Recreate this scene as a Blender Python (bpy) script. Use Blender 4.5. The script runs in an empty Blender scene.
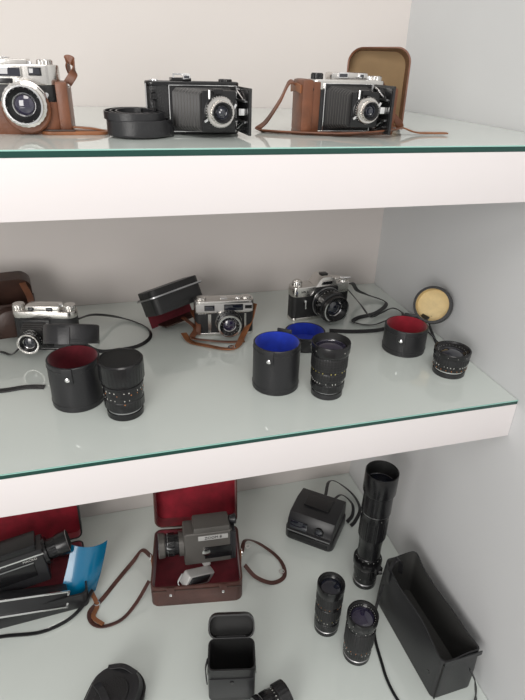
import bpy, bmesh, math, random
from mathutils import Matrix, Vector, Euler, Quaternion
random.seed(4)
PI=math.pi
COL=bpy.context.scene.collection

# ------------------------------------------------------------------ materials
def mat(name,c,rough=.5,metal=0,bump=0,scale=200,var=0,vscale=20,coat=0,sheen=0,spec=.5,kind='noise',trans=0,ior=1.5):
    m=bpy.data.materials.new(name);m.use_nodes=True;nt=m.node_tree;N=nt.nodes;L=nt.links
    p=N['Principled BSDF'];p.inputs['Base Color'].default_value=(*c,1)
    p.inputs['Roughness'].default_value=rough;p.inputs['Metallic'].default_value=metal
    p.inputs['Coat Weight'].default_value=coat;p.inputs['Sheen Weight'].default_value=sheen
    p.inputs['Specular IOR Level'].default_value=spec
    p.inputs['Transmission Weight'].default_value=trans;p.inputs['IOR'].default_value=ior
    tc=N.new('ShaderNodeTexCoord')
    if bump:
        if kind=='vor':
            t=N.new('ShaderNodeTexVoronoi');t.inputs['Scale'].default_value=scale;o=t.outputs['Distance']
        else:
            t=N.new('ShaderNodeTexNoise');t.inputs['Scale'].default_value=scale;t.inputs['Detail'].default_value=3;o=t.outputs['Fac']
        L.new(tc.outputs['Object'],t.inputs['Vector'])
        b=N.new('ShaderNodeBump');b.inputs['Strength'].default_value=bump;b.inputs['Distance'].default_value=.001
        L.new(o,b.inputs['Height']);L.new(b.outputs['Normal'],p.inputs['Normal'])
    if var:
        t=N.new('ShaderNodeTexNoise');t.inputs['Scale'].default_value=vscale;t.inputs['Detail'].default_value=4
        L.new(tc.outputs['Object'],t.inputs['Vector'])
        r=N.new('ShaderNodeValToRGB')
        r.color_ramp.elements[0].position=.3;r.color_ramp.elements[1].position=.7
        r.color_ramp.elements[0].color=(*[max(0,x*(1-var)) for x in c],1)
        r.color_ramp.elements[1].color=(*[min(1,x*(1+var)) for x in c],1)
        L.new(t.outputs['Fac'],r.inputs['Fac']);L.new(r.outputs['Color'],p.inputs['Base Color'])
    return m
WALL=mat('wall_paint',(.69,.645,.62),.8,bump=.05,scale=60,var=.02,vscale=2)
WALLR=mat('wall_paint_right',(.66,.67,.675),.8,bump=.05,scale=60,var=.02,vscale=2)
WHITE=mat('shelf_white_paint',(.80,.76,.76),.45,var=.015,vscale=3)
GLASS=mat('shelf_glass_over_white',(.70,.755,.72),.02,var=.02,vscale=3,ior=1.62,spec=.65)
GEDGE=mat('shelf_glass_edge',(.012,.06,.048),.12)
GLINE=mat('shelf_glass_edge_highlight',(.36,.66,.58),.15)  # pale green line, a highlight painted along the glass front edge
FLOOR=mat('floor_grey',(.35,.33,.31),.6,var=.1)
BLK=mat('black_leather',(.014,.014,.015),.42,bump=.35,scale=500,kind='vor')
BLK2=mat('black_vinyl_case',(.018,.018,.02),.38,bump=.25,scale=350)
BMET=mat('black_enamel',(.009,.009,.010),.25)
BPLA=mat('black_plastic',(.02,.02,.022),.35)
BMAT=mat('matte_black',(.010,.010,.010),.65)
RUB=mat('black_rubber',(.012,.012,.013),.5)
BELL=mat('bellows_leather',(.016,.015,.015),.38)
BELR=mat('bellows_ridge_highlight',(.10,.095,.09),.35)  # lighter grey paints the highlight along each pleat ridge
CHR=mat('satin_chrome',(.68,.66,.63),.25,1,bump=.04,scale=300)
POL=mat('polished_chrome',(.85,.85,.85),.10,1)
ALU=mat('aluminium',(.50,.50,.51),.35,1)
SILP=mat('silver_painted',(.52,.51,.50),.4,.3)
LENS=mat('lens_glass',(.008,.010,.02),.03,coat=1,spec=.8)
LENSP=mat('coated_lens_glass',(.022,.018,.045),.03,coat=1,spec=.8)
BRN=mat('brown_leather',(.155,.055,.025),.4,bump=.25,scale=300,var=.35,vscale=30)
BRND=mat('dark_brown_leather',(.045,.022,.016),.42,bump=.3,scale=300,var=.3,vscale=30)
BRNS=mat('tan_strap_leather',(.26,.10,.04),.45,bump=.2,scale=300,var=.3,vscale=30)
BRNR=mat('red_brown_leather',(.085,.034,.027),.42,bump=.3,scale=350,var=.25,vscale=30)
TAN=mat('tan_suede',(.50,.34,.18),.8,bump=.2,scale=300,var=.1)
REDV=mat('red_velvet',(.28,.008,.022),.9,bump=.3,scale=400,sheen=.3,var=.25,vscale=40)
REDD=mat('burgundy_velvet',(.15,.010,.020),.9,bump=.3,scale=400,sheen=.3,var=.25,vscale=40)
BLUV=mat('blue_velvet',(.008,.035,.42),.85,bump=.3,scale=400,sheen=.2,var=.25,vscale=40)
CREAM=mat('cream_felt',(.72,.58,.32),.9,bump=.3,scale=400,var=.12,vscale=50)
GSUE=mat('grey_suede_lining',(.045,.045,.043),.8,bump=.3,scale=300)
WHT=mat('white_marking',(.55,.55,.52),.5)
ORG=mat('orange_marking',(.5,.17,.04),.5)
YEL=mat('yellow_marking',(.5,.42,.12),.5)
GRYM=mat('warm_grey_enamel',(.115,.108,.10),.38,.3)
CYAN=mat('cyan_plastic',(.0,.17,.34),.22,spec=.6,coat=.5)

# ------------------------------------------------------------------ mesh builder
def rr(w,h,r,n=6):
    r=min(r,w/2-1e-5,h/2-1e-5);P=[]
    for cx,cy,a0 in ((w/2-r,h/2-r,0),(-w/2+r,h/2-r,90),(-w/2+r,-h/2+r,180),(w/2-r,-h/2+r,270)):
        for i in range(n+1):
            a=math.radians(a0+90*i/n);P.append((cx+r*math.cos(a),cy+r*math.sin(a)))
    return P
def rotm(r):
    if isinstance(r,Matrix):return r.to_4x4()
    if isinstance(r,Quaternion):return r.to_matrix().to_4x4()
    return Euler([math.radians(a) for a in r]).to_matrix().to_4x4()
def zto(n):
    return Vector((0,0,1)).rotation_difference(Vector(n).normalized())
class Obj:
    def __init__(s,name,loc=(0,0,0),rot=(0,0,0),sc=1):
        s.name=name;s.loc=loc;s.rot=rot;s.bm=bmesh.new();s.mats=[];s.P=Matrix.Identity(4);s.sc=sc
    def frame(s,c=(0,0,0),rot=(0,0,0)):
        s.P=Matrix.Translation(c)@rotm(rot)
    def mi(s,m):
        if m not in s.mats:s.mats.append(m)
        return s.mats.index(m)
    def M(s,c,rot):return s.P@Matrix.Translation(c)@rotm(rot)
    def merge(s,b,M):
        b.transform(M);me=bpy.data.meshes.new('t');b.to_mesh(me);s.bm.from_mesh(me);bpy.data.meshes.remove(me);b.free()
    def box(s,size,c,m,rot=(0,0,0),bev=.001,seg=2,taper=None):
        b=bmesh.new();bmesh.ops.create_cube(b,size=1)
        for v in b.verts:
            v.co=Vector((v.co.x*size[0],v.co.y*size[1],v.co.z*size[2]))
            if taper and v.co.z>0:v.co.x*=taper[0];v.co.y*=taper[1]
        bev=min(bev,min(size)*.45)
        if bev>0:bmesh.ops.bevel(b,geom=b.edges[:]+b.verts[:],offset=bev,segments=seg,profile=.6,affect='EDGES')
        i=s.mi(m)
        for f in b.faces:f.material_index=i
        s.merge(b,s.M(c,rot))
    def prism(s,pts,h,c,m,rot=(0,0,0),bev=0,cap=None,scale=1):
        b=bmesh.new();n=len(pts);i=s.mi(m);j=s.mi(cap) if cap else i
        def ring(z,k,ins=0):
            out=[]
            for x,y in pts:
                L=math.hypot(x,y) or 1;f=(L-ins)/L
                out.append(b.verts.new((x*k*f,y*k*f,z)))
            return out
        if bev:
            R=[ring(0,1,bev),ring(bev*.3,1,bev*.3),ring(bev,1),ring(h-bev,scale),ring(h-bev*.3,scale,bev*.3),ring(h,scale,bev)]
        else:R=[ring(0,1),ring(h,scale)]
        for a,d in zip(R,R[1:]):
            for k in range(n):
                f=b.faces.new((a[k],a[(k+1)%n],d[(k+1)%n],d[k]));f.material_index=i
        f=b.faces.new(R[0][::-1]);f.material_index=i
        f=b.faces.new(R[-1]);f.material_index=j
        s.merge(b,s.M(c,rot))
    def cup(s,w,d,r,h,t,ft,mo,min_,c=(0,0,0),rot=(0,0,0),rim=None,deform=None):
        b=bmesh.new();io=s.mi(mo);ii=s.mi(min_);ir=s.mi(rim or mo)
        def sub(P):
            if not deform:return P
            out=[]
            for k in range(len(P)):
                a=Vector(P[k]);e=Vector(P[(k+1)%len(P)]);q=max(1,int((e-a).length/.015))
                c_=16 if q>8 else (6 if q>2 else 1)
                for j in range(c_):out.append(tuple(a+(e-a)*(j/c_)))
            return out
        O=sub(rr(w,d,r));I=sub(rr(w-2*t,d-2*t,max(r-t,.001)));n=min(len(O),len(I))
        mk=lambda P,z:[b.verts.new((x,y,z)) for x,y in P]
        zs=[h*k/6 for k in range(1,6)] if deform else []
        R=[mk([(x*.98,y*.99) for x,y in O],0),mk(O,.0015)]+[mk(O,z) for z in zs]+[mk(O,h-.001),mk([(x*.998,y*.998) for x,y in O],h),mk(I,h)]+[mk(I,z) for z in zs[::-1]]+[mk(I,ft)]
        ms=[io,io]+[io]*len(zs)+[ir,ir]+[ii]*len(zs)+[ii]
        for q,(a,e) in enumerate(zip(R,R[1:])):
            for k in range(n):
                f=b.faces.new((a[k],a[(k+1)%n],e[(k+1)%n],e[k]));f.material_index=ms[q]
        f=b.faces.new(R[0][::-1]);f.material_index=io
        f=b.faces.new(R[-1]);f.material_index=ii
        if deform:
            for v in b.verts:v.co=deform(v.co)
        s.merge(b,s.M(c,rot))
    def lathe(s,prof,c=(0,0,0),rot=(0,0,0),N=72,m=None):
        b=bmesh.new();rings=[];cur=m;mm=[]
        for p in prof:
            r,z=p[0],p[1]
            if len(p)>2 and p[2]:cur=p[2]
            rib=p[3] if len(p)>3 else 0
            mm.append(cur)
            if r<1e-6:rings.append([b.verts.new((0,0,z))])
            else:
                rings.append([b.verts.new(((r-(rib if (k//2)%2 else 0))*math.cos(2*PI*k/N),(r-(rib if (k//2)%2 else 0))*math.sin(2*PI*k/N),z)) for k in range(N)])
        for q,(a,d) in enumerate(zip(rings,rings[1:])):
            i=s.mi(mm[q+1])
            for k in range(N):
                k2=(k+1)%N
                if len(a)==1 and len(d)==1:continue
                if len(a)==1:vs=(a[0],d[k2],d[k])
                elif len(d)==1:vs=(a[k],a[k2],d[0])
                else:vs=(a[k],a[k2],d[k2],d[k])
                try:
                    f=b.faces.new(vs);f.material_index=i
                except ValueError:pass
        s.merge(b,s.M(c,rot))
    def marks(s,r,z,n,m,a0=0,a1=360,h=.002,w=.0012,c=(0,0,0),rot=(0,0,0),jit=True,th=.0003):
        b=bmesh.new();i=s.mi(m)
        for k in range(n):
            if jit and random.random()<.22:continue
            a=math.radians(a0+(a1-a0)*(k+.5)/n)
            ww=w*(random.uniform(.5,1.3) if jit else 1);hh=h*(random.uniform(.5,.9) if jit else 1)
            q=bmesh.ops.create_cube(b,size=1,matrix=Matrix.Translation((r*math.cos(a),r*math.sin(a),z))@Matrix.Rotation(a,4,'Z')@Matrix.Diagonal((th*2,ww,hh,1)))
        for f in b.faces:f.material_index=i
        s.merge(b,s.M(c,rot))
    def spline(s,pts,n=10,closed=False):
        P=[Vector(p) for p in pts];out=[];K=len(P)
        for i in range(K if closed else K-1):
            if closed:a,b_,c_,d=P[i-1],P[i],P[(i+1)%K],P[(i+2)%K]
            else:
                b_,c_=P[i],P[i+1];a=P[i-1] if i>0 else 2*b_-c_;d=P[i+2] if i+2<K else 2*c_-b_
            for j in range(n):
                t=j/n
                out.append(.5*((2*b_)+(-a+c_)*t+(2*a-5*b_+4*c_-d)*t*t+(-a+3*b_-3*c_+d)*t**3))
        if not closed:out.append(P[-1])
        return out
    def strap(s,pts,w,th,m,side='flat',closed=False,n=10,stitch=None):
        P=s.spline(pts,n,closed);K=len(P);b=bmesh.new();i=s.mi(m);R=[]
        for k,p in enumerate(P):
            if closed:T=(P[(k+1)%K]-P[k-1])
            else:T=P[min(k+1,K-1)]-P[max(k-1,0)]
            if T.length<1e-9:T=Vector((1,0,0))
            T.normalize();Z=Vector((0,0,1))
            H=T.cross(Z)
            if H.length<.15:H=Vector((0,1,0))
            H.normalize();V=H.cross(T).normalized()
            if side=='edge':W,E=V,H
            elif isinstance(side,(int,float)):
                a=math.radians(side);W=H*math.cos(a)+V*math.sin(a);E=V*math.cos(a)-H*math.sin(a)
            else:W,E=H,V
            R.append([b.verts.new(p+W*(w/2*x)+E*(th/2*y)) for x,y in ((-1,-.5),(-.92,-1),(.92,-1),(1,-.5),(1,.5),(.92,1),(-.92,1),(-1,.5))])
        for k in range(K if closed else K-1):
            a,d=R[k],R[(k+1)%K]
            for q in range(8):
                f=b.faces.new((a[q],a[(q+1)%8],d[(q+1)%8],d[q]));f.material_index=i
        if not closed:
            for rr_ in (R[0][::-1],R[-1]):
                f=b.faces.new(rr_);f.material_index=i
        s.merge(b,s.P.copy())
    def tube(s,pts,r,m,closed=False,n=8,N=10):
        P=s.spline(pts,n,closed);K=len(P);b=bmesh.new();i=s.mi(m);R=[];up=Vector((0,0,1))
        for k,p in enumerate(P):
            T=(P[(k+1)%K]-P[k-1]) if closed else P[min(k+1,K-1)]-P[max(k-1,0)]
            T.normalize();H=T.cross(up)
            if H.length<.1:H=T.cross(Vector((1,0,0)))
            H.normalize();V=H.cross(T)
            R.append([b.verts.new(p+(H*math.cos(2*PI*q/N)+V*math.sin(2*PI*q/N))*r) for q in range(N)])
        for k in range(K if closed else K-1):
            a,d=R[k],R[(k+1)%K]
            for q in range(N):
                f=b.faces.new((a[q],a[(q+1)%N],d[(q+1)%N],d[q]));f.material_index=i
        if not closed:
            for x in (R[0][::-1],R[-1]):
                f=b.faces.new(x);f.material_index=i
        s.merge(b,s.P.copy())
    def text(s,txt,size,c,rot,m):
        cu=bpy.data.curves.new('t','FONT');cu.body=txt;cu.size=size;cu.extrude=.0002;cu.align_x='CENTER';cu.align_y='CENTER';cu.resolution_u=2
        o=bpy.data.objects.new('t',cu);COL.objects.link(o);bpy.context.view_layer.update()
        me=bpy.data.meshes.new_from_object(o.evaluated_get(bpy.context.evaluated_depsgraph_get()))
        b=bmesh.new();b.from_mesh(me);i=s.mi(m)
        for f in b.faces:f.material_index=i
        s.merge(b,s.M(c,rot));bpy.data.objects.remove(o);bpy.data.curves.remove(cu);bpy.data.meshes.remove(me)
    def done(s,settle=None,parent=None,stretch=None):
        if s.sc!=1:s.bm.transform(Matrix.Scale(s.sc,4))
        if stretch:s.bm.transform(Matrix.Diagonal((*stretch,1)))
        bmesh.ops.recalc_face_normals(s.bm,faces=s.bm.faces[:])
        for f in s.bm.faces:f.smooth=True
        for e in s.bm.edges:
            if len(e.link_faces)==2 and e.calc_face_angle(0)>.55:e.smooth=False
        me=bpy.data.meshes.new(s.name);s.bm.to_mesh(me);s.bm.free()
        for m in s.mats:me.materials.append(m)
        o=bpy.data.objects.new(s.name,me);COL.objects.link(o)
        o.location=s.loc;o.rotation_euler=[math.radians(a) for a in s.rot]
        if settle is not None:
            M=Matrix.Translation(o.location)@o.rotation_euler.to_matrix().to_4x4()
            zm=min((M@v.co).z for v in me.vertices)
            o.location.z+=settle-zm
        if parent is not None:
            bpy.context.view_layer.update()
            o.parent=parent;o.matrix_parent_inverse=parent.matrix_world.inverted()
        return o

# ------------------------------------------------------------------ room + shelves
WX=.641;BY=1.195;FY=.633
ZT=1.6115;ZM=1.2;ZB=.57
def rbox(n,a,b,m,bev=0):
    o=Obj(n,[(x+y)/2 for x,y in zip(a,b)]);o.box([abs(y-x) for x,y in zip(a,b)],(0,0,0),m,bev=bev);return o.done()
rbox('wall_back',(-1.6,BY,0),(WX+.1,BY+.1,2.9),WALL)
rbox('wall_right',(WX,-1.6,0),(WX+.1,BY,2.9),WALLR)
rbox('floor',(-2.2,-2.6,-.05),(WX+.1,BY+.1,0),FLOOR)
def shelf(z,fy):
    o=Obj('display_shelf',((-1.5+WX)/2,0,z))
    w=WX+1.5-.001;d=BY-fy
    o.box((w,d,.066),(0,fy+d/2,-.008-.033),WHITE,bev=.001)
    o.box((w,d-.001,.0068),(0,fy+d/2,-.0046),GEDGE,bev=.0005)
    o.box((w-.001,d-.003,.0012),(0,fy+d/2+.0005,-.0006),GLASS,bev=0)
    o.box((w,.0015,.0012),(0,fy+.0008,-.0008),GLINE,bev=0)
    return o.done()
shelf(ZT,FY);shelf(ZM,FY);shelf(ZB,.40)

# ------------------------------------------------------------------ generic camera parts
def cam_body(o,W,H,D,th,bh,top,leather,base=None,rad=None):
    rad=rad or D*.45
    o.prism(rr(W,D,rad),bh,(0,0,0),base or top,bev=.0015)
    o.prism(rr(W-.001,D-.001,rad),H-th-bh,(0,0,bh),leather)
    o.prism(rr(W,D,rad),th,(0,0,H-th),top,bev=.002)
def knob(o,x,y,z,r,h,m=None,rib=.0006):
    m=m or CHR
    o.lathe([(0,0,m),(r,0,m,rib),(r,h*.8,m,rib),(r*.92,h*.85),(r*.9,h),(0,h)],(x,y,z),N=64)
def window(o,x,y,z,w,h,fr=CHR,gl=LENS):
    o.box((w,.003,h),(x,y,z),fr,bev=.0008)
    o.box((w-.003,.001,h-.003),(x,y-.0015,z),gl,bev=.0003)
def front_lens(o,x,y,z,R,L,ring=CHR,inner=BMET,glass=LENSP,rib=.0005):
    o.lathe([(0,0,BMET),(R,0,ring),(R,L*.18),(R*.94,L*.2,ring),(R*.94,L*.45,ring),(R,L*.47,ring,rib),(R,L*.72,ring,rib),(R*.88,L*.76,ring),(R*.86,L,ring),
             (R*.78,L,POL),(R*.74,L*.93,inner),(R*.52,L*.78,inner),(R*.48,L*.74,POL),(R*.44,L*.74,inner),(R*.42,L*.7,glass),(R*.3,L*.76),(R*.15,L*.79),(0,L*.8)],(x,y,z),(90,0,0),N=96)
    o.marks(R*.95,L*.32,26,BMET if ring is not BMET else WHT,h=.002,w=.0012,c=(x,y,z),rot=(90,0,0))

# ---------- T1 rangefinder with silver lens + brown half case
o=Obj('rangefinder_camera',(-.104,.782,ZT),(0,0,-4),sc=.91)
cam_body(o,.138,.082,.034,.024,.010,CHR,BLK)
o.box((.075,.028,.008),(-.005,0,.084),CHR,bev=.002)
window(o,.010,-.019,.073,.030,.013);window(o,-.012,-.019,.073,.009,.009);window(o,-.04,-.019,.073,.022,.011)
window(o,.041,-.018,.074,.016,.010,BMET,LENS)
o.box((.024,.002,.006),(.0,-.0185,.0625),BMET,bev=.0005)
knob(o,.052,0,.082,.010,.006);knob(o,-.052,0,.082,.011,.007);knob(o,.032,-.004,.082,.005,.004,POL)
o.box((.018,.014,.002),(0,0,.089),POL)
front_lens(o,.026,-.017,.036,.0275,.030)
o.marks(.0205,.028,20,WHT,h=.0015,w=.001,c=(.026,-.017,.036),rot=(90,0,0))
o.lathe([(0,0,POL),(.003,0),(.003,.006),(0,.006)],(.052,-.017,.047),(90,0,0));o.box((.003,.002,.014),(.052,-.023,.042),POL,bev=.0006)
o.cup(.148,.044,.018,.040,.003,.003,BRN,BRND,(0,0,-.0015))
o.lathe([(0,0,BRN),(.0285,0),(.030,.003),(.030,.010),(.028,.012),(0,.012)],(.026,-.019,.030),(90,0,0))
o.box((.016,.046,.062),(.0715,.0,.032),BRN,bev=.004)
o.lathe([(0,0,POL),(.003,0),(.002,.002),(0,.0025)],(.079,-.010,.058),(0,90,0))
o.strap([(.078,0,.06),(.088,.0,.074),(.087,.01,.086),(.079,.012,.088),(.080,.018,.074)],.011,.002,BRN,'edge')
T1=o.done(settle=ZT)
o=Obj('case_flap',(-.03,.765,ZT))
o.prism([(x,y) for x,y in rr(.080,.030,.012)],.004,(0,0,.0),BRNS,bev=.001)
o.strap([(-.035,.005,.0065),(-.01,.0,.008),(.02,-.002,.0065),(.04,.002,.002)],.009,.002,BRNS)
o.strap([(-.045,.004,.003),(-.03,-.01,.005),(.0,-.012,.005)],.006,.002,BRND)
o.done(settle=ZT,parent=T1)

# ---------- T2 coiled strap
o=Obj('coiled_strap',(.045,.737,ZT))
pts=[]
for k in range(46):
    a=k*2*PI/14;r=.018+.0060*k/14*.95
    pts.append((r*math.cos(a)*1.12,r*math.sin(a)*.95,.0095))
o.strap(pts,.018,.0022,BLK2,'edge',n=5)
pts=[]
for k in range(40):
    a=k*2*PI/14+1;r=.016+.0060*k/14
    pts.append((r*math.cos(a)*1.15-.004,r*math.sin(a)+.002,.0235+.0015*math.sin(a)))
o.strap(pts,.009,.0022,BLK2,'edge',n=5)
o.lathe([(0,0,BLK2),(.034,0),(.035,.001),(.034,.002),(0,.002)],(0,0,.0))
o.strap([(.03,-.02,.010),(.038,-.012,.008),(.043,0,.004)],.012,.002,BLK2,'edge')
o.done(settle=ZT)

# ---------- folding cameras
def bellows(o,y0,y1,w0,h0,w1,h1,x,z,n=9,dx=0,dep=.006):
    b=bmesh.new();i=o.mi(BELL);j=o.mi(BELR);R=[]
    def ring(t,d):
        y=y0+(y1-y0)*t;w=(w0+(w1-w0)*t)-d;h=(h0+(h1-h0)*t)-d
        c=min(w,h)*.10
        P=[(w/2-c,h/2),(-w/2+c,h/2),(-w/2,h/2-c),(-w/2,-h/2+c),(-w/2+c,-h/2),(w/2-c,-h/2),(w/2,-h/2+c),(w/2,h/2-c)]
        return [b.verts.new((x+dx*t+px,y,z+pz)) for px,pz in P]
    for k in range(n):
        t=k/n
        R.append((ring(t,0),i));R.append((ring(t+.16/n,0),j));R.append((ring(t+.58/n,dep),i))
    R.append((ring(1,0),i))
    for (a,_),(d,mi_) in zip(R,R[1:]):
        for k in range(8):
            f=b.faces.new((a[k],a[(k+1)%8],d[(k+1)%8],d[k]));f.material_index=mi_
    f=b.faces.new(R[-1][0]);f.material_index=i
    o.merge(b,o.P.copy())
def shutter(o,x,y,z,R,black=BMET):
    o.lathe([(0,0,BMET),(R,0,POL),(R,.004),(R*.97,.006,black),(R*.97,.010),(R*.90,.012,CHR),(R*.76,.012,CHR),(R*.74,.013,CHR,.0005),(R*.74,.017,CHR,.0005),(R*.66,.019,CHR),
             (R*.60,.019,BMET),(R*.42,.016,BMET),(R*.40,.015,POL),(R*.36,.014,LENS),(R*.2,.017),(0,.018)],(x,y,z),(90,0,0),N=96)
    o.marks(R*.985,.008,36,WHT,h=.0018,w=.0009,c=(x,y,z),rot=(90,0,0))
    o.lathe([(0,0,POL),(.0018,0),(.0018,.010),(0,.010)],(x-R*.7,y-.004,z+R*.8))
    o.box((.003,.002,.012),(x+R*.95,y-.006,z+.004),POL,rot=(0,30,0),bev=.0005)
    o.box((.008,.002,.003),(x-R*.9,y-.006,z-R*.5),POL,rot=(0,-30,0),bev=.0005)
def folding(o,W,H,D,L,top,lx,R,leather=BLK,th=.006,ow=.66):
    cam_body(o,W,H,D,th,.005,top,leather,top,rad=.010)
    y=-D/2;ox=lx-.010
    o.box((W*(ow+.06),.003,H*.86),(ox,y-.001,H*.5),BMET,bev=.001)
    for sx in (-1,1):o.box((.0012,.003,H*.86),(ox+sx*W*(ow+.06)/2,y-.0025,H*.5),POL,bev=.0003)
    for sz in (-1,1):o.box((W*(ow+.06),.003,.001),(ox,y-.0025,H*(.5+sz*.43)),POL,bev=.0003)
    bellows(o,y-.002,y-L,W*ow,H*.78,R*2.4,R*2.5,ox,H*.5,dx=.008)
    o.box((R*2.35,.003,R*2.6),(lx,y-L-.001,H*.5),BMET,bev=.003)
    shutter(o,lx,y-L-.002,H*.5,R)
    o.box((.012,.008,.006),(lx-.002,y-L-.004,H*.5+R*1.25),BMET,bev=.001)
    bx=lx+W*.30
    dl=L+.016
    o.box((.0035,dl,H*.86),(bx,y-dl/2,H*.5),leather,bev=.001)
    o.box((.001,dl-.004,H*.78),(bx-.0023,y-dl/2,H*.5),BMET,bev=.0003)
    for sz in (-1,1):
        o.box((.0025,L+.008,.0022),(bx-.004,y-(L+.008)/2,H*.5+sz*.012),ALU,bev=.0004)
        o.tube([(bx-.003,y-.002,H*.5+sz*H*.38),(bx-.006,y-L*.5,H*.5+sz*H*.34),(bx-.004,y-L*.9,H*.5+sz*H*.22)],.0011,POL)
    o.box((.010,.006,.008),(bx-.008,y-L-.005,H*.5-.0),POL,bev=.001)
o=Obj('folding_camera',(.118,.766,ZT),(0,0,3),sc=.97)
folding(o,.124,.064,.024,.044,BMET,.021,.0185)
o.box((.026,.016,.004),(-.016,-.002,.066),BMET,bev=.001);window(o,-.010,-.013,.069,.010,.006,POL);o.box((.022,.002,.002),(-.016,-.008,.072),POL,bev=.0005);o.box((.002,.002,.006),(-.026,-.008,.069),POL,bev=0)
knob(o,.045,.002,.064,.009,.003,BMET);knob(o,-.050,.002,.0635,.006,.002,POL)
o.box((.001,.001,.058),(-.0620,-.009,.032),POL,bev=0)
o.strap([(-.054,-.0135,.010),(-.053,-.016,.032),(-.054,-.0135,.054)],.009,.0015,BLK)
o.done(settle=ZT)

# ---------- T4 folding camera silver with leather case
TX=.328;TY=.766
o=Obj('folding_camera',(TX,TY,ZT),(0,0,0),sc=1.03)
folding(o,.104,.066,.028,.034,CHR,.008,.0160,th=.012,ow=.58)
o.box((.052,.024,.009),(.000,0,.070),CHR,bev=.003);window(o,-.010,-.0125,.071,.014,.007,POL);window(o,.016,-.0125,.071,.008,.006,POL)
knob(o,.041,0,.066,.009,.005);knob(o,-.041,0,.066,.008,.007,BMET);knob(o,.028,-.005,.066,.004,.005,POL)
T4=o.done(settle=ZT)
o=Obj('brown_leather_camera_case',(TX,TY,ZT))
o.box((.016,.044,.066),(-.062,-.003,.033),BRN,bev=.005)
o.box((.024,.005,.062),(-.055,-.0180,.032),BRN,bev=.002)
o.box((.012,.044,.058),(.063,-.002,.029),BRN,bev=.004)
o.box((.020,.005,.056),(.055,-.0185,.029),BRN,bev=.002)
o.box((.136,.044,.004),(0,.0,.0),BRN,bev=.001)
o.box((.136,.005,.062),(0,.0185,.031),BRN,bev=.002)
o.strap([(-.071,-.02,.054),(-.0715,0,.056),(-.071,.02,.054)],.010,.002,BRNS,'edge')
o.lathe([(0,0,BMET),(.004,0),(.003,.003),(0,.0035)],(-.057,-.0200,.054),(90,0,0))
def arch(w,h,r,n=10):
    P=[(-w/2,0),(w/2,0)]
    for i in range(n+1):
        a=math.radians(90*i/n);P.append((w/2-r+r*math.cos(a),h-r+r*math.sin(a)))
    for i in range(n+1):
        a=math.radians(90+90*i/n);P.append((-w/2+r+r*math.cos(a),h-r+r*math.sin(a)))
    return P
o.frame((.070,.052,.0),(-3,0,-24))
A=arch(.088,.106,.020)
o.prism(A,.004,(0,.034,0),BRN,rot=(90,0,0))
b=bmesh.new();iN=o.mi(BRN);iT=o.mi(TAN);Q=A[1:]+[A[0]]
def yy(x,z):return -.034+.034*max(0,-x/.043)
r0=[b.verts.new((x,.030,y)) for x,y in Q];r1=[b.verts.new((x,yy(x,y),y)) for x,y in Q]
q1=[b.verts.new((x*.95,yy(x,y),y*.965+.002)) for x,y in Q];q0=[b.verts.new((x*.95,.029,y*.965+.002)) for x,y in Q]
for k in range(len(Q)-1):
    for a_,d_,mm_ in ((r0,r1,iN),(r1,q1,iN),(q1,q0,iN)):
        f=b.faces.new((a_[k],a_[k+1],d_[k+1],d_[k]));f.material_index=mm_
f=b.faces.new(q0);f.material_index=iT
o.merge(b,o.P.copy());o.frame()
T4C=o.done(settle=ZT)
o=Obj('strap',(0,0,ZT))
o.strap([(.264,.77,.054),(.250,.77,.064),(.238,.775,.040),(.222,.78,.015),(.210,.78,.004),(.220,.765,.003),(.250,.748,.003),(.285,.735,.003),(.325,.724,.003)],.010,.002,BRN,20)
o.strap([(.395,.750,.012),(.41,.742,.010),(.43,.740,.004),(.455,.742,.003),(.480,.740,.003)],.012,.002,BRNS)
o.strap([(.30,.725,.0035),(.34,.715,.006),(.375,.716,.009),(.402,.735,.012),(.398,.765,.03)],.010,.002,BRN,20)
o.done(settle=ZT,parent=T4C)

# ================================================================= MIDDLE SHELF
def lens_case(name,x,y,r,H,lining,flap=0,rz=0):
    o=Obj(name,(x,y,ZM),(0,0,rz));t=.0028
    o.lathe([(0,0,BLK2),(r-.001,0),(r,.001),(r,.008),(r+.0007,.0085),(r+.0007,.010),(r,.0105),(r,H-.010),(r+.0007,H-.0095),(r+.0007,H-.008),(r,H-.0075),(r,H-.001),(r-.0008,H),
             (r-t,H,BLK2),(r-t-.0005,H-.001,lining),(r-t-.0005,.006,lining),(0,.005,lining)],N=96)
    o.box((.016,.003,.026),(0,-r-.0008,H-.012),BLK2,bev=.001)
    o.lathe([(0,0,POL),(.0038,0),(.0036,.0012),(.002,.002),(0,.0022)],(0,-r-.002,H-.018),(90,0,0),N=24)
    o.box((.026,.003,.022),(0,r+.0005,H-.006),BLK2,bev=.001)
    return o
def lid(o,r,h,lining,c,rot,t=.0028):
    o.lathe([(0,0,BLK2),(r-.004,0),(r-.001,.001),(r,.003),(r,h-.006),(r+.0006,h-.0055),(r+.0006,h-.004),(r,h-.0035),(r,h),(r-t,h,BLK2),(r-t,h-.001,lining),(r-t,.004,lining),(0,.003,lining)],c,rot,N=96)
# M2
o=lens_case('lens_case',-.078,.800,.0405,.080,REDD,rz=-12)
H=.080
o.P=Matrix.Translation((0,.0405,H))@rotm((-27,0,0))@Matrix.Translation((0,-.0405,.002))@rotm((180,0,0))
lid(o,.0415,.030,REDD,(0,0,-.030),(0,0,0))
o.lathe([(0,0,POL),(.0038,0),(.0036,.0012),(0,.002)],(.0,.0415,-.013),(-90,0,0),N=24)
o.box((.018,.003,.026),(0,.042,-.012),BLK2,bev=.001)
o.frame()
o.done(settle=ZM)
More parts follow.
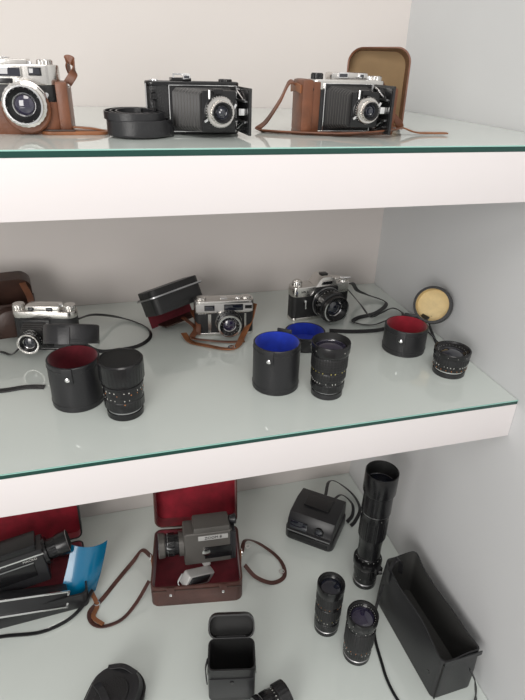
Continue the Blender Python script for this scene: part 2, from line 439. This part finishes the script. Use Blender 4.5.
# M5
o=lens_case('lens_case',.250,.775,.040,.084,BLUV,rz=-35);LC=o.done(settle=ZM)
o=Obj('lens_case_lid',(.350,.908,ZM));lid(o,.040,.030,BLUV,(0,0,0),(0,0,0));o.box((.024,.003,.022),(-.030,-.026,.018),BLK2,rot=(0,0,-50),bev=.001);o.done(settle=ZM)
# M8
o=lens_case('lens_case',.538,.850,.0415,.053,REDV,rz=-40)
o.P=Matrix.Rotation(math.radians(40),4,'Z')
n=Vector((-.60,-.60,.42)).normalized();c=Vector((.064,.020,.079))
q=zto(n)
lid(o,.037,.026,CREAM,c-n*.016,q,t=.005)
o.strap([(.036,.020,.045),(.046,.022,.048),(.056,.024,.055)],.02,.003,BLK2)
o.strap([(.040,-.012,.040),(.060,-.02,.020),(.072,-.01,.004),(.078,.01,.004),(.072,.03,.03),(.068,.02,.055)],.006,.002,BLK2)
o.frame();o.done(settle=ZM)

def lens_obj(name,x,y,z,prof,marks=(),rz=0):
    o=Obj(name,(x,y,z),(0,0,rz))
    o.lathe(prof,N=144)
    for (r,zz,n,m,h,w) in marks:o.marks(r,zz,n,m,h=h,w=w)
    return o
# M3 zoom lens w/ cap
o=lens_obj('capped_camera_lens',-.006,.748,ZM,[(0,0,BMET),(.029,0),(.030,.001),(.030,.010,BMET),(.0285,.011,BMET),(.0285,.013,ALU),(.0295,.0135,BMET),(.0295,.016,BMET),(.0325,.017,BMET),(.0325,.022,BMET,.0005),(.0325,.030,BMET,.0005),(.0325,.031,BMET),(.0318,.032),(.0318,.040),
 (.0325,.041,BMET),(.0325,.053),(.0335,.054,BMET),(.0335,.056),(.0320,.057),(.0320,.060,BMET),(.0355,.062,BMET),(.0360,.063,BMET,.0004),(.0360,.083,BMET,.0004),(.0360,.085,BMET),(.0358,.091),(.034,.093),(.0315,.0935,BMAT),(.031,.092,BMAT),(0,.0915,BMAT)],
 [(.0319,.036,26,WHT,.0022,.0014),(.0326,.049,26,WHT,.0024,.0014),(.0326,.045,18,ORG,.002,.0014)])
o.lathe([(0,0,ORG),(.001,0),(0,.001)],(0,-.0326,.030),(90,0,0),N=12)
o.done(settle=ZM,stretch=(.95,.95,1.05))
# M6 zoom lens
o=lens_obj('camera_lens',.328,.730,ZM,[(0,0,BPLA),(.027,0),(.028,.001,BPLA),(.028,.010),(.0265,.011,BMET),(.0265,.013,ALU),(.029,.0135,ALU),(.029,.016,BMET),(.030,.0165,BMET),(.030,.021,BMET,.0005),(.030,.026,BMET,.0005),(.0285,.027,BMET),(.0285,.034),
 (.0305,.035,RUB),(.0312,.036,RUB,.0007),(.0312,.047,RUB,.0007),(.0305,.048,RUB),(.0300,.049,BMET),(.0300,.052),(.0315,.053,RUB),(.0322,.054,RUB,.0007),(.0322,.076,RUB,.0007),(.0315,.077,BMET),(.0335,.080,BMET),(.0340,.082),(.0340,.096),(.0335,.097),(.0315,.097),(.031,.095,BMAT),(.0285,.088,BMAT),(.027,.086,BMET),(.0265,.087,BMET),(.026,.086,LENSP),(.018,.0885),(.009,.090),(0,.0905)],
 [(.0286,.0305,32,WHT,.0026,.0015),(.0301,.0505,26,YEL,.0024,.0014),(.0341,.088,8,WHT,.0018,.0012)])
for zz in (.058,.0625,.067,.0715):o.lathe([(.0312,zz-.0006,BMAT),(.0323,zz-.0006),(.0323,zz+.0006),(.0312,zz+.0006)],N=48)
for zz in (.040,.044):o.lathe([(.0302,zz-.0006,BMAT),(.0313,zz-.0006),(.0313,zz+.0006),(.0302,zz+.0006)],N=48)
o.done(settle=ZM,stretch=(.95,.95,1.02))
# M9 small prime
o=lens_obj('camera_lens',.576,.747,ZM,[(0,0,BPLA),(.0285,0),(.029,.001),(.029,.009),(.0275,.010,BMET),(.0275,.012,POL),(.0295,.013,POL),(.0305,.014,BMET,.0006),(.0305,.019,BMET,.0006),(.0305,.020,BMET),(.0305,.026),(.0318,.027,RUB,.0007),(.0318,.037,RUB,.0007),(.0325,.038,BMET),(.0328,.039),(.0328,.047),(.032,.048),(.0300,.048,BMET),(.0285,.045,BMET),(.0200,.040,BMET),(.0195,.041,BMET),(.0190,.040,LENS),(.012,.043),(.006,.044),(0,.0445)],
 [(.0306,.023,34,WHT,.0028,.0016),(.0329,.043,12,WHT,.002,.0012)])
o.marks(.0305,.0165,20,ORG,h=.002,w=.001)
for k in range(26):
    a=k*2*PI/26;o.box((.0012,.0008,.0003),(.0245*math.cos(a),.0245*math.sin(a),.0428),WHT,rot=(0,0,math.degrees(a)+90),bev=0)
o.done(settle=ZM)

# M7 SLR
o=Obj('slr_camera',(.424,1.036,ZM),(0,0,7))
W=.138
cam_body(o,W,.078,.036,.022,.008,CHR,BLK,rad=.012)
o.box((.054,.034,.058),(.008,-.007,.045),BLK,bev=.003)
o.prism([(-.027,0),(.027,0),(.018,.014),(.010,.020),(-.010,.020),(-.018,.014)],.040,(.008,.020,.076),CHR,rot=(90,0,0),bev=.002)
o.box((.028,.003,.009),(.008,-.0205,.084),CHR,bev=.001);o.box((.022,.001,.006),(.008,-.0225,.084),BMET,bev=0)
o.box((.016,.014,.003),(.008,.0,.0975),BMET,bev=.001)
knob(o,-.054,0,.078,.011,.010);knob(o,-.054,0,.088,.006,.003);knob(o,.041,.002,.078,.011,.008);knob(o,.058,.0,.078,.010,.004);o.box((.024,.006,.003),(.062,-.004,.084),POL,bev=.001,rot=(0,0,-20));knob(o,.052,-.010,.078,.004,.006,POL)
front_lens(o,.008,-.024,.040,.0335,.046,BMET,BMET,LENS)
o.lathe([(.030,0,ALU),(.0345,0),(.0345,.003),(.030,.004),(.030,0)],(.008,-.0235,.040),(90,0,0))
o.lathe([(0,0,POL),(.004,0),(.004,.005),(0,.005)],(-.042,-.018,.048),(90,0,0));o.box((.004,.003,.018),(-.042,-.024,.040),POL,bev=.001)
o.text('MTL 3',.006,(-.043,-.0190,.067),(90,0,0),BMET)
SLR=o.done(settle=ZM)
o=Obj('strap',(0,0,ZM))
o.strap([(.495,1.045,.066),(.515,1.06,.060),(.543,1.09,.030),(.575,1.100,.012),(.607,1.062,.005),(.560,1.015,.004),(.505,.995,.005),(.487,.975,.005),(.52,.955,.005),(.56,.965,.008)],.009,.002,BLK2,30)
o.strap([(.490,1.035,.060),(.515,1.01,.03),(.53,.985,.010),(.56,1.0,.008),(.60,1.018,.010),(.612,.99,.008),(.585,.955,.005),(.53,.930,.005),(.47,.935,.004),(.42,.950,.004)],.009,.002,BLK2,30)
o.done(settle=ZM,parent=SLR)

# M4 compact rangefinder
o=Obj('compact_camera',(.204,.995,ZM),(0,0,-6))
cam_body(o,.120,.076,.032,.026,.007,CHR,BLK,rad=.012)
o.box((.112,.002,.017),(0,-.0165,.0625),SILP,bev=.0008)
window(o,.018,-.018,.063,.038,.013,BMET,LENS);window(o,-.030,-.018,.063,.020,.011,BMET,LENS)
o.box((.014,.002,.007),(.048,-.0178,.063),BMET,bev=.0005)
o.text('auto S',.006,(-.045,-.0180,.052),(90,0,0),WHT)
o.box((.006,.001,.040),(-.030,-.0165,.029),CHR,bev=0);o.box((.004,.001,.040),(.042,-.0165,.029),CHR,bev=0)
front_lens(o,.008,-.016,.032,.0255,.026,BMET,BMET)
o.lathe([(.0215,.0,CHR),(.0235,0),(.0235,.002),(.0215,.002),(.0215,0)],(.008,-.040,.032),(90,0,0))
o.lathe([(.0235,.0,CHR),(.0265,0),(.0265,.004),(.0235,.004)],(.008,-.016,.032),(90,0,0))
o.marks(.017,.0245,16,WHT,h=.0012,w=.001,c=(.008,-.016,.032),rot=(90,0,0))
knob(o,.045,0,.076,.010,.004);knob(o,-.045,0,.076,.010,.004);o.box((.014,.012,.002),(0,0,.077),POL);knob(o,.028,-.003,.076,.004,.003,POL)
CC=o.done(settle=ZM)
o=Obj('camera_case',(.104,1.055,ZM),(0,0,24))
o.frame((0,0,.046),(-24,-6,0))
o.cup(.112,.075,.014,.050,.003,.003,BLK,REDD,(0,-.01,.035),rot=(180,0,0))
o.box((.114,.077,.004),(0,-.01,.0195),BLK2,bev=.001)
o.strap([(-.058,.03,.018),(-.058,-.0485,.0205),(.0,-.0495,.0205),(.058,-.0485,.0205)],.003,.001,ALU,'edge')
o.box((.100,.004,.045),(.0,.022,-.020),REDD,bev=.001)
o.box((.090,.040,.003),(.008,.0,-.042),BRND,rot=(10,0,0),bev=.001)
o.frame();o.done(settle=ZM)
o=Obj('strap',(0,0,ZM))
o.strap([(.120,.985,.012),(.130,.960,.004),(.160,.938,.003),(.192,.918,.003),(.215,.922,.004),(.235,.955,.010),(.258,.985,.03),(.269,.995,.060)],.013,.002,BRNS,10)
o.strap([(.125,1.02,.030),(.145,.985,.020),(.135,.965,.010),(.165,.955,.006),(.200,.945,.004),(.235,.940,.004)],.012,.002,BRN,15)
o.strap([(.145,1.03,.04),(.15,.99,.03),(.147,.972,.012)],.010,.002,BRN)
o.lathe([(.006,0,POL),(.008,0),(.008,.002),(.006,.002),(.006,0)],(.205,.920,.003),N=24)
o.done(settle=ZM,parent=CC)

# M1 left old camera + case
o=Obj('rangefinder_camera',(-.134,1.005,ZM),(0,0,-14),sc=1.12)
cam_body(o,.106,.070,.030,.012,.004,CHR,BLK,BMET,rad=.014)
o.box((.056,.024,.010),(0,0,.074),CHR,bev=.003);window(o,.012,-.013,.0745,.010,.006,BMET);window(o,-.018,-.013,.0745,.008,.006,BMET)
knob(o,.042,0,.070,.010,.009);knob(o,-.042,0,.070,.010,.009);knob(o,.028,-.002,.076,.004,.004,POL)
o.box((.050,.003,.048),(-.014,-.016,.032),BMET,bev=.001)
bellows(o,-.017,-.040,.042,.042,.034,.034,-.014,.032,n=4,dep=.004)
front_lens(o,-.014,-.040,.032,.0185,.016,BMET,BMET,LENS)
o.lathe([(.0155,.0,CHR),(.0172,0),(.0172,.002),(.0155,.002),(.0155,0)],(-.014,-.0555,.032),(90,0,0))
RF=o.done(settle=ZM)
o=Obj('dark_brown_leather_case',(-.228,1.085,ZM),(0,0,8))
o.cup(.135,.060,.018,.070,.003,.003,BRND,BRND,(0,0,0))
o.frame((0,.036,.060),(14,0,0))
o.prism(arch(.130,.060,.022),.030,(0,.006,-.004),BRND,rot=(90,0,0))
o.frame()
o.lathe([(0,0,BRND),(.028,0),(.030,.004),(.028,.020),(.022,.023),(0,.024)],(.02,-.028,.036),(90,0,0))
o.strap([(.06,-.031,.002),(.055,-.034,.035),(.06,-.031,.075),(.05,0,.10)],.012,.002,BRN,'flat')
o.done(settle=ZM)
o=Obj('strap',(0,0,ZM))
o.strap([(-.078,1.0,.055),(-.05,1.06,.035),(.0,1.095,.008),(.048,1.05,.004),(.055,1.0,.004),(.03,.965,.004),(-.01,.955,.004),(-.045,.955,.006),(-.072,.965,.02)],.007,.002,BLK2,40)
o.strap([(-.27,.99,.004),(-.226,.995,.004),(-.20,.975,.006),(-.18,.985,.02)],.007,.002,BLK2,20)
o.done(settle=ZM,parent=RF)
o=Obj('leather_strap',(0,0,ZM))
o.strap([(-.32,.86,.0025),(-.26,.862,.003),(-.205,.853,.0025),(-.165,.856,.0025),(-.135,.850,.0025)],.012,.0025,BLK2)
o.done(settle=ZM)

# ================================================================= BOTTOM SHELF
o=lens_obj('telephoto_lens',.517,.815,ZB,[(0,0,BMET),(.027,0),(.028,.001),(.028,.012,BMET),(.0265,.014,ALU),(.0265,.017,BMET),(.0280,.019,BMET),(.0280,.040),(.0300,.042,BMET,.0006),(.0300,.060,BMET,.0006),(.0280,.062,BMET),(.0275,.085),(.0285,.087,BMET),(.0285,.096),(.0270,.098),
 (.0265,.125),(.0280,.150),(.0315,.160,BMET),(.0320,.162,BMET,.0006),(.0320,.215,BMET,.0006),(.0315,.218,BMET),(.0320,.235),(.0335,.238,ALU),(.0335,.240,BMET),(.0330,.262),(.0330,.290),(.0360,.294,BMET),(.0367,.296),(.0367,.345),(.0362,.348),(.0340,.348,BMAT),(.0335,.346),(.0325,.315,BMAT),(.0315,.314,LENS),(.018,.318),(0,.320)],
 [(.0281,.030,14,WHT,.0022,.0013),(.0286,.0915,14,WHT,.0024,.0013),(.0321,.226,10,WHT,.0026,.0014)])
o.lathe([(.026,.066,BMET),(.033,.066),(.034,.068),(.034,.082),(.033,.084),(.026,.084)],N=72)
o.box((.018,.012,.018),(.010,-.036,.075),BMET,bev=.002,rot=(0,0,14));o.lathe([(0,0,ALU),(.004,0),(.004,.005),(0,.006)],(.012,-.042,.075),(90,0,0),N=24)
o.done(settle=ZB)
o=lens_obj('zoom_lens',.380,.722,ZB,[(0,0,BMET),(.026,0),(.027,.001),(.027,.012),(.0255,.013,ALU),(.0255,.015,BMET),(.0280,.017,BMET),(.0280,.030,BMET,.0006),(.0280,.036,BMET,.0006),(.0270,.037,BMET),(.0270,.052),(.0290,.054,RUB,.0007),(.0290,.082,RUB,.0007),(.0275,.084,BMET),(.0275,.094),(.0295,.096,RUB,.0007),(.0295,.120,RUB,.0007),(.0290,.122,BMET),(.0300,.126),(.0300,.142),(.0295,.144),(.0275,.144),(.0265,.138,BMAT),(.022,.132,BMET),(.0215,.133,LENS),(.012,.136),(0,.137)],
 [(.0271,.044,24,WHT,.0026,.0014),(.0276,.089,18,ORG,.0022,.0013),(.0271,.049,14,YEL,.002,.0012)]);o.done(settle=ZB)
o=lens_obj('zoom_lens',.421,.646,ZB,[(0,0,BMET),(.028,0),(.029,.001),(.029,.011),(.0275,.012,ALU),(.0275,.014,BMET),(.0300,.016,BMET,.0006),(.0300,.026,BMET,.0006),(.0295,.027,BMET),(.0295,.044),(.0315,.046,RUB,.0007),(.0315,.098,RUB,.0007),(.0300,.100,BMET),(.0300,.108),(.0320,.111),(.0325,.113),(.0325,.130),(.0317,.132),(.0295,.132),(.0285,.126,BMAT),(.024,.120,BMET),(.0235,.121,LENSP),(.012,.125),(0,.126)],
 [(.0296,.033,24,WHT,.0026,.0014),(.0296,.039,16,ORG,.0022,.0013),(.0301,.104,20,WHT,.0022,.0013),(.0326,.121,6,WHT,.0022,.0013)])
for k in range(30):
    a=k*2*PI/30;o.box((.0014,.001,.0003),(.0263*math.cos(a),.0263*math.sin(a),.1232),WHT,rot=(0,0,math.degrees(a)+90),bev=0)
o.done(settle=ZB)
# B7 open soft leather bag
o=Obj('leather_lens_bag',(.572,.642,ZB),(0,0,2))
def sag(co):
    x,y,z=co;t=max(0,z)/.125
    k=math.cos(PI*y/.26)
    x2=x*(1-.10*t*(1 if y>.05 else 0)*min(1,max(0,(y-.05)/.07)))
    s_=1 if x>0 else -1
    if abs(x)>.03:x2-=s_*.010*t*t*max(0,k)
    x2+=.003*math.sin(y*38+z*20)*t
    z2=z-(.006*t*max(0,k)*(1 if x<0 else .4))+.010*t*max(0,y/.12)
    y2=y+.002*math.sin(x*60)*t
    return Vector((x2,y2,z2))
o.cup(.094,.245,.012,.122,.003,.003,BLK2,GSUE,(0,0,0),deform=sag)
o.strap([(-.042,-.124,.116),(0,-.1255,.117),(.042,-.124,.116)],.012,.002,BLK2,'edge')
o.strap([(-.044,-.1235,.004),(-.0435,-.124,.06),(-.043,-.1235,.112)],.004,.0015,BMAT)
o.lathe([(0,0,BMET),(.004,0),(.0035,.0015),(0,.002)],(-.0465,-.095,.05),(0,-90,0),N=24)
o.strap([(-.043,.090,.085),(-.046,.090,.125),(-.036,.088,.165),(-.020,.09,.15),(-.008,.10,.10)],.011,.002,BLK2,'flat')
BAG=o.done(settle=ZB)
o=Obj('strap',(0,0,ZB))
o.strap([(.518,.735,.080),(.504,.725,.030),(.490,.705,.006),(.474,.663,.004),(.464,.610,.004),(.459,.577,.004),(.460,.54,.004),(.470,.50,.004)],.007,.002,BLK2,20)
o.strap([(.594,.512,.085),(.604,.500,.06),(.612,.493,.01),(.600,.475,.004),(.585,.455,.004),(.59,.43,.004)],.007,.002,BLK2,20)
o.done(settle=ZB,parent=BAG)
# B3 instant camera
o=Obj('instant_camera',(.458,1.002,ZB),(0,0,-40),sc=1.17)
o.prism(rr(.116,.108,.014),.032,(0,0,0),BPLA,bev=.004)
prof=[(-.050,.030),(-.046,.052),(-.034,.066),(.012,.072),(.048,.066),(.053,.030)]
o.prism(prof,.108,(-.054,0,0),BPLA,rot=(90,0,90),bev=.003)
o.box((.094,.003,.016),(0,-.0545,.016),BMET,bev=.001)
o.box((.040,.003,.020),(-.026,-.0490,.044),LENS,rot=(-10,0,0),bev=.001)
o.lathe([(0,0,BMET),(.011,0),(.011,.004),(.008,.004),(.007,.002,LENS),(0,.003)],(.022,-.047,.044),(82,0,0),N=40)
o.box((.060,.040,.003),(.0,.010,.0715),BMET,bev=.001,rot=(-2,0,0))
o.box((.100,.002,.002),(0,-.0535,.028),ALU,bev=0)
IC=o.done(settle=ZB)
o=Obj('strap',(0,0,ZB))
o.strap([(.505,1.06,.060),(.535,1.11,.060),(.572,1.125,.035),(.605,1.09,.015),(.607,1.04,.006),(.575,1.0,.004),(.555,.985,.006)],.010,.002,BLK2,30)
o.strap([(.520,1.045,.050),(.56,1.07,.040),(.585,1.05,.020),(.575,1.02,.008),(.55,1.0,.006)],.010,.002,BLK2,30)
o.done(settle=ZB,parent=IC)

# B2 red lined case + movie camera
o=Obj('movie_camera_case',(.122,.938,ZB),(0,0,-9))
o.cup(.212,.178,.018,.062,.004,.004,BRNR,REDD,(0,0,0))
o.box((.206,.002,.003),(0,-.0895,.052),BRND,bev=.0005)
o.frame((0,.096,.060),(79,0,0))
o.cup(.212,.150,.020,.040,.004,.004,BRNR,REDV,(0,.076,-.038))
o.frame()
for sx in (-.06,.06):
    o.box((.018,.003,.030),(sx,-.0905,.048),BRNR,bev=.001)
    o.lathe([(0,0,POL),(.004,0),(.003,.002),(0,.0025)],(sx,-.092,.040),(90,0,0),N=24)
for sx in (-1,1):
    o.box((.003,.016,.040),(sx*.1075,0,.042),BRNS,bev=.001)
    o.lathe([(.006,-.001,POL),(.009,-.001),(.009,.001),(.006,.001),(.006,-.001)],(sx*.110,0,.060),(0,90,0),N=30)
MC=o.done(settle=ZB)
o=Obj('movie_camera',(.124,.925,ZB+.050),(0,0,-4),sc=1.16)
o.frame((0,0,0),(-6,0,0))
o.box((.098,.048,.078),(.020,0,.055),GRYM,bev=.006,seg=3)
o.box((.074,.046,.016),(.028,.0,.098),GRYM,bev=.005)
o.box((.056,.003,.028),(.040,-.0245,.044),BMET,bev=.002)
o.box((.012,.052,.070),(.070,0,.056),BPLA,bev=.003)
o.box((.060,.002,.011),(.030,-.0245,.082),SILP,bev=.0008);o.text('ZOOM 8',.009,(.03,-.0258,.082),(90,0,0),BMET)
o.lathe([(0,0,BMET),(.008,0),(.008,.003,POL),(0,.004)],(.015,-.025,.048),(90,0,0),N=30)
o.lathe([(0,0,GRYM),(.025,0),(.025,.010,GRYM),(.022,.011,BMET),(.022,.018,BMET),(.0235,.019,BMET,.001),(.0235,.032,BMET,.001),(.022,.033,ALU),(.022,.037,BMET),(.0245,.039,GRYM),(.0255,.050,GRYM),(.0235,.051,ALU),(.020,.045,BMET),(.015,.041,LENS),(0,.044)],(-.028,0,.056),(0,-90,0),N=72)
o.lathe([(0,0,BPLA),(.009,0),(.010,.010),(.011,.012),(.009,.014),(0,.014)],(.066,.004,.098),(0,90,0),N=40)
o.box((.030,.022,.070),(-.006,-.036,-.002),SILP,rot=(30,-62,0),bev=.005,seg=3)
o.box((.018,.024,.050),(-.006,-.040,.002),BPLA,rot=(30,-62,0),bev=.003)
o.box((.016,.016,.030),(.012,-.014,.020),SILP,rot=(10,-20,0),bev=.003)
o.tube([(-.035,-.036,.010),(-.045,-.046,-.002),(-.038,-.054,-.012),(-.022,-.051,-.006)],.0022,POL)
o.frame()
o.done(parent=MC)
o=Obj('strap',(0,0,ZB))
o.strap([(.014,.965,.058),(-.005,1.0,.045),(-.03,1.0,.012),(-.069,.961,.004),(-.107,.914,.004),(-.134,.888,.004),(-.130,.858,.004),(-.105,.842,.004),(-.065,.848,.006),(-.030,.872,.02),(.004,.905,.045)],.010,.002,BRNR,15)
o.strap([(.232,.925,.058),(.25,.965,.050),(.285,.978,.020),(.322,.945,.005),(.335,.905,.004),(.326,.870,.004),(.292,.860,.006),(.255,.875,.02),(.232,.895,.045)],.010,.002,BRNR,15)
for x,y in ((-.118,.903),(.325,.885),(.262,.982)):
    o.lathe([(.005,0,POL),(.007,0),(.007,.002),(.005,.002),(.005,0)],(x,y,.006),N=24)
o.done(settle=ZB,parent=MC)

# B1 super 8 camera in red-lined case
o=Obj('movie_camera_case',(-.325,.975,ZB),(0,0,4))
o.cup(.370,.165,.014,.045,.004,.004,BLK2,REDD,(0,0,0))
o.frame((0,.090,.044),(72,0,0))
o.cup(.370,.150,.016,.035,.004,.004,BLK2,REDV,(0,.076,-.033))
o.frame();MB=o.done(settle=ZB)
o=Obj('movie_camera',(-.285,.965,ZB+.035),(0,0,8),sc=1.22)
o.frame((0,0,0),(-8,-5,0))
o.box((.160,.050,.074),(-.020,0,.050),BPLA,bev=.005,seg=3)
o.box((.120,.046,.014),(-.010,0,.093),BMET,bev=.003)
o.box((.160,.002,.003),(-.020,-.0255,.078),POL,bev=.0003);o.box((.100,.003,.030),(-.01,-.0255,.050),BMET,bev=.002);o.box((.1,.001,.002),(-.01,-.0275,.066),ALU,bev=0)
o.text('MACRO',.007,(.035,-.0262,.072),(90,0,0),WHT)
o.lathe([(0,0,BMET),(.026,0),(.026,.006,BMET),(.0195,.007),(.0195,.012,BMET,.0008),(.0195,.022,BMET,.0008),(.021,.023,BMET),(.0225,.030),(.0225,.044),(.0215,.045,ALU),(.019,.040,BMAT),(.014,.036,LENS),(0,.039)],(.060,0,.062),(0,84,0),N=72)
o.frame((.020,-.046,.012),(-14,14,0))
o.box((.120,.026,.034),(0,0,0),BPLA,bev=.004)
for sz in (-1,1):o.box((.126,.003,.004),(0,-.014,sz*.016),POL,bev=.001)
for sx in (-1,1):o.box((.004,.003,.035),(sx*.061,-.014,0),POL,bev=.001)
o.frame()
o.done()
# blue plastic card
o=Obj('blue_plastic_card',(-.158,.922,ZB),(0,0,12))
b=bmesh.new();i=o.mi(CYAN);G=[]
nx,nz=12,12
for s_ in (0,1):
    g=[]
    for a in range(nx+1):
        row=[]
        for c_ in range(nz+1):
            u=a/nx-.5;v=c_/nz
            row.append(b.verts.new((u*.084+.022*v,.050*v+.06*u*u-.006*math.sin(v*PI)+s_*.0012,.104*v)))
        g.append(row)
    G.append(g)
for s_ in (0,1):
    for a in range(nx):
        for c_ in range(nz):
            g=G[s_];f=b.faces.new((g[a][c_],g[a+1][c_],g[a+1][c_+1],g[a][c_+1]));f.material_index=i
def edge(L0,L1):
    for k in range(len(L0)-1):
        f=b.faces.new((L0[k],L0[k+1],L1[k+1],L1[k]));f.material_index=i
edge(G[0][0],G[1][0]);edge(G[0][nx],G[1][nx]);edge([r_[0] for r_ in G[0]],[r_[0] for r_ in G[1]]);edge([r_[nz] for r_ in G[0]],[r_[nz] for r_ in G[1]])
o.merge(b,Matrix.Rotation(math.radians(16),4,'Y'));o.done(settle=ZB)
o=Obj('strap',(0,0,ZB))
o.strap([(-.42,.87,.004),(-.324,.872,.004),(-.241,.862,.004),(-.185,.876,.005),(-.150,.900,.012),(-.125,.925,.03)],.010,.002,BLK2,10)
o.strap([(-.13,.93,.02),(-.118,.90,.006),(-.126,.870,.008),(-.105,.845,.008)],.010,.002,BRNS,10)
o.done(settle=ZB,parent=MB)

# B8 open upright leather case
o=Obj('leather_lens_pouch',(.145,.648,ZB),(0,0,-12))
o.cup(.092,.066,.012,.100,.003,.003,BLK,BMAT,(0,0,0))
o.box((.086,.003,.060),(0,-.0335,.045),BLK2,bev=.001)
o.strap([(-.0465,-.03,.085),(-.0465,.03,.085)],.004,.001,BMAT,'edge');o.strap([(.0465,-.03,.085),(.0465,.03,.085)],.004,.001,BMAT,'edge')
o.frame((0,.034,.096),(46,0,0))
o.cup(.094,.046,.018,.028,.003,.003,BLK,BMAT,(0,.023,-.024))
o.frame()
o.box((.060,.003,.030),(0,.035,.090),BLK,bev=.001)
o.lathe([(0,0,BMET),(.004,0),(.0035,.002),(0,.0025)],(0,-.035,.066),(90,0,0),N=24)
o.strap([(-.047,0,.088),(-.051,-.01,.07),(-.049,-.02,.04)],.008,.002,BLK2,'edge')
o.done(settle=ZB)
# B9 zipped pouch
o=Obj('camera_pouch',(-.088,.655,ZB),(0,0,-26))
P0=rr(.105,.130,.045,10)
o.prism(P0,.030,(0,0,0),BLK2,bev=.006)
o.prism(rr(.102,.127,.043,10),.022,(0,0,.030),BLK2,bev=.008,scale=.93)
o.tube([(x*1.01,y*1.01,.030) for x,y in P0[::4]],.0025,BMAT,closed=True)
o.prism(rr(.060,.080,.028,8),.006,(0,-.004,.050),BLK,bev=.003)
o.strap([(.03,.05,.050),(.0,.055,.056),(-.03,.05,.050)],.010,.002,BLK2)
o.strap([(-.045,.02,.045),(-.02,.0,.062),(.0,-.02,.064),(.03,-.05,.05)],.014,.003,BLK2)
o.done(settle=ZB)
# B10 lens lying
o=Obj('zoom_lens',(.215,.575,ZB+.028),(0,0,16),sc=1.1)
o.lathe([(0,0,BMET),(.026,0),(.027,.002),(.027,.010),(.0255,.012,ALU),(.0255,.014,BMET),(.0265,.016,BMET,.0006),(.0265,.028,BMET,.0006),(.0255,.030,BMET),(.0255,.040),(.028,.042,RUB,.0007),(.028,.056,RUB,.0007),(.028,.060,BMET),(.026,.061),(.022,.055,BMAT),(.018,.053,LENS),(0,.056)],(-.036,0,0),(0,90,0),N=96)
o.marks(.0256,.035,26,WHT,h=.0024,w=.0014,c=(-.036,0,0),rot=(0,90,0))
o.done(settle=ZB)

# ------------------------------------------------------------------ light
w=bpy.data.worlds.new('daylight');bpy.context.scene.world=w;w.use_nodes=True
bg=w.node_tree.nodes['Background'];bg.inputs[0].default_value=(1,.985,.975,1);bg.inputs[1].default_value=.56
def area(name,loc,target,size,power,color):
    l=bpy.data.lights.new(name,'AREA');l.shape='RECTANGLE';l.size=size[0];l.size_y=size[1];l.energy=power;l.color=color
    ob=bpy.data.objects.new(name,l);COL.objects.link(ob);ob.location=loc
    ob.rotation_euler=(Vector(target)-Vector(loc)).to_track_quat('-Z','Y').to_euler();return ob
area('window_light',(-1.5,-1.7,1.9),(0,1,1.1),(1.3,1.5),43,(1,.975,.94))
area('overhead_fill',(.0,-.5,2.85),(.1,.9,1.0),(.8,.8),12,(1,.96,.92))  # added overhead fill, out of view, for warmer directional light

# ------------------------------------------------------------------ camera
R=Vector((.9641,-.2639,.0285));U=Vector((.1001,.4601,.8822));B=Vector((-.2458,-.8477,.47))
cam=bpy.data.cameras.new('camera');co=bpy.data.objects.new('camera',cam);COL.objects.link(co)
cam.sensor_fit='VERTICAL';cam.sensor_height=36;cam.lens=545/700*36;cam.clip_start=.02
co.matrix_world=Matrix(((R.x,U.x,B.x,0),(R.y,U.y,B.y,0),(R.z,U.z,B.z,1.7),(0,0,0,1)))
bpy.context.scene.camera=co
bpy.context.scene.view_settings.view_transform='Standard'
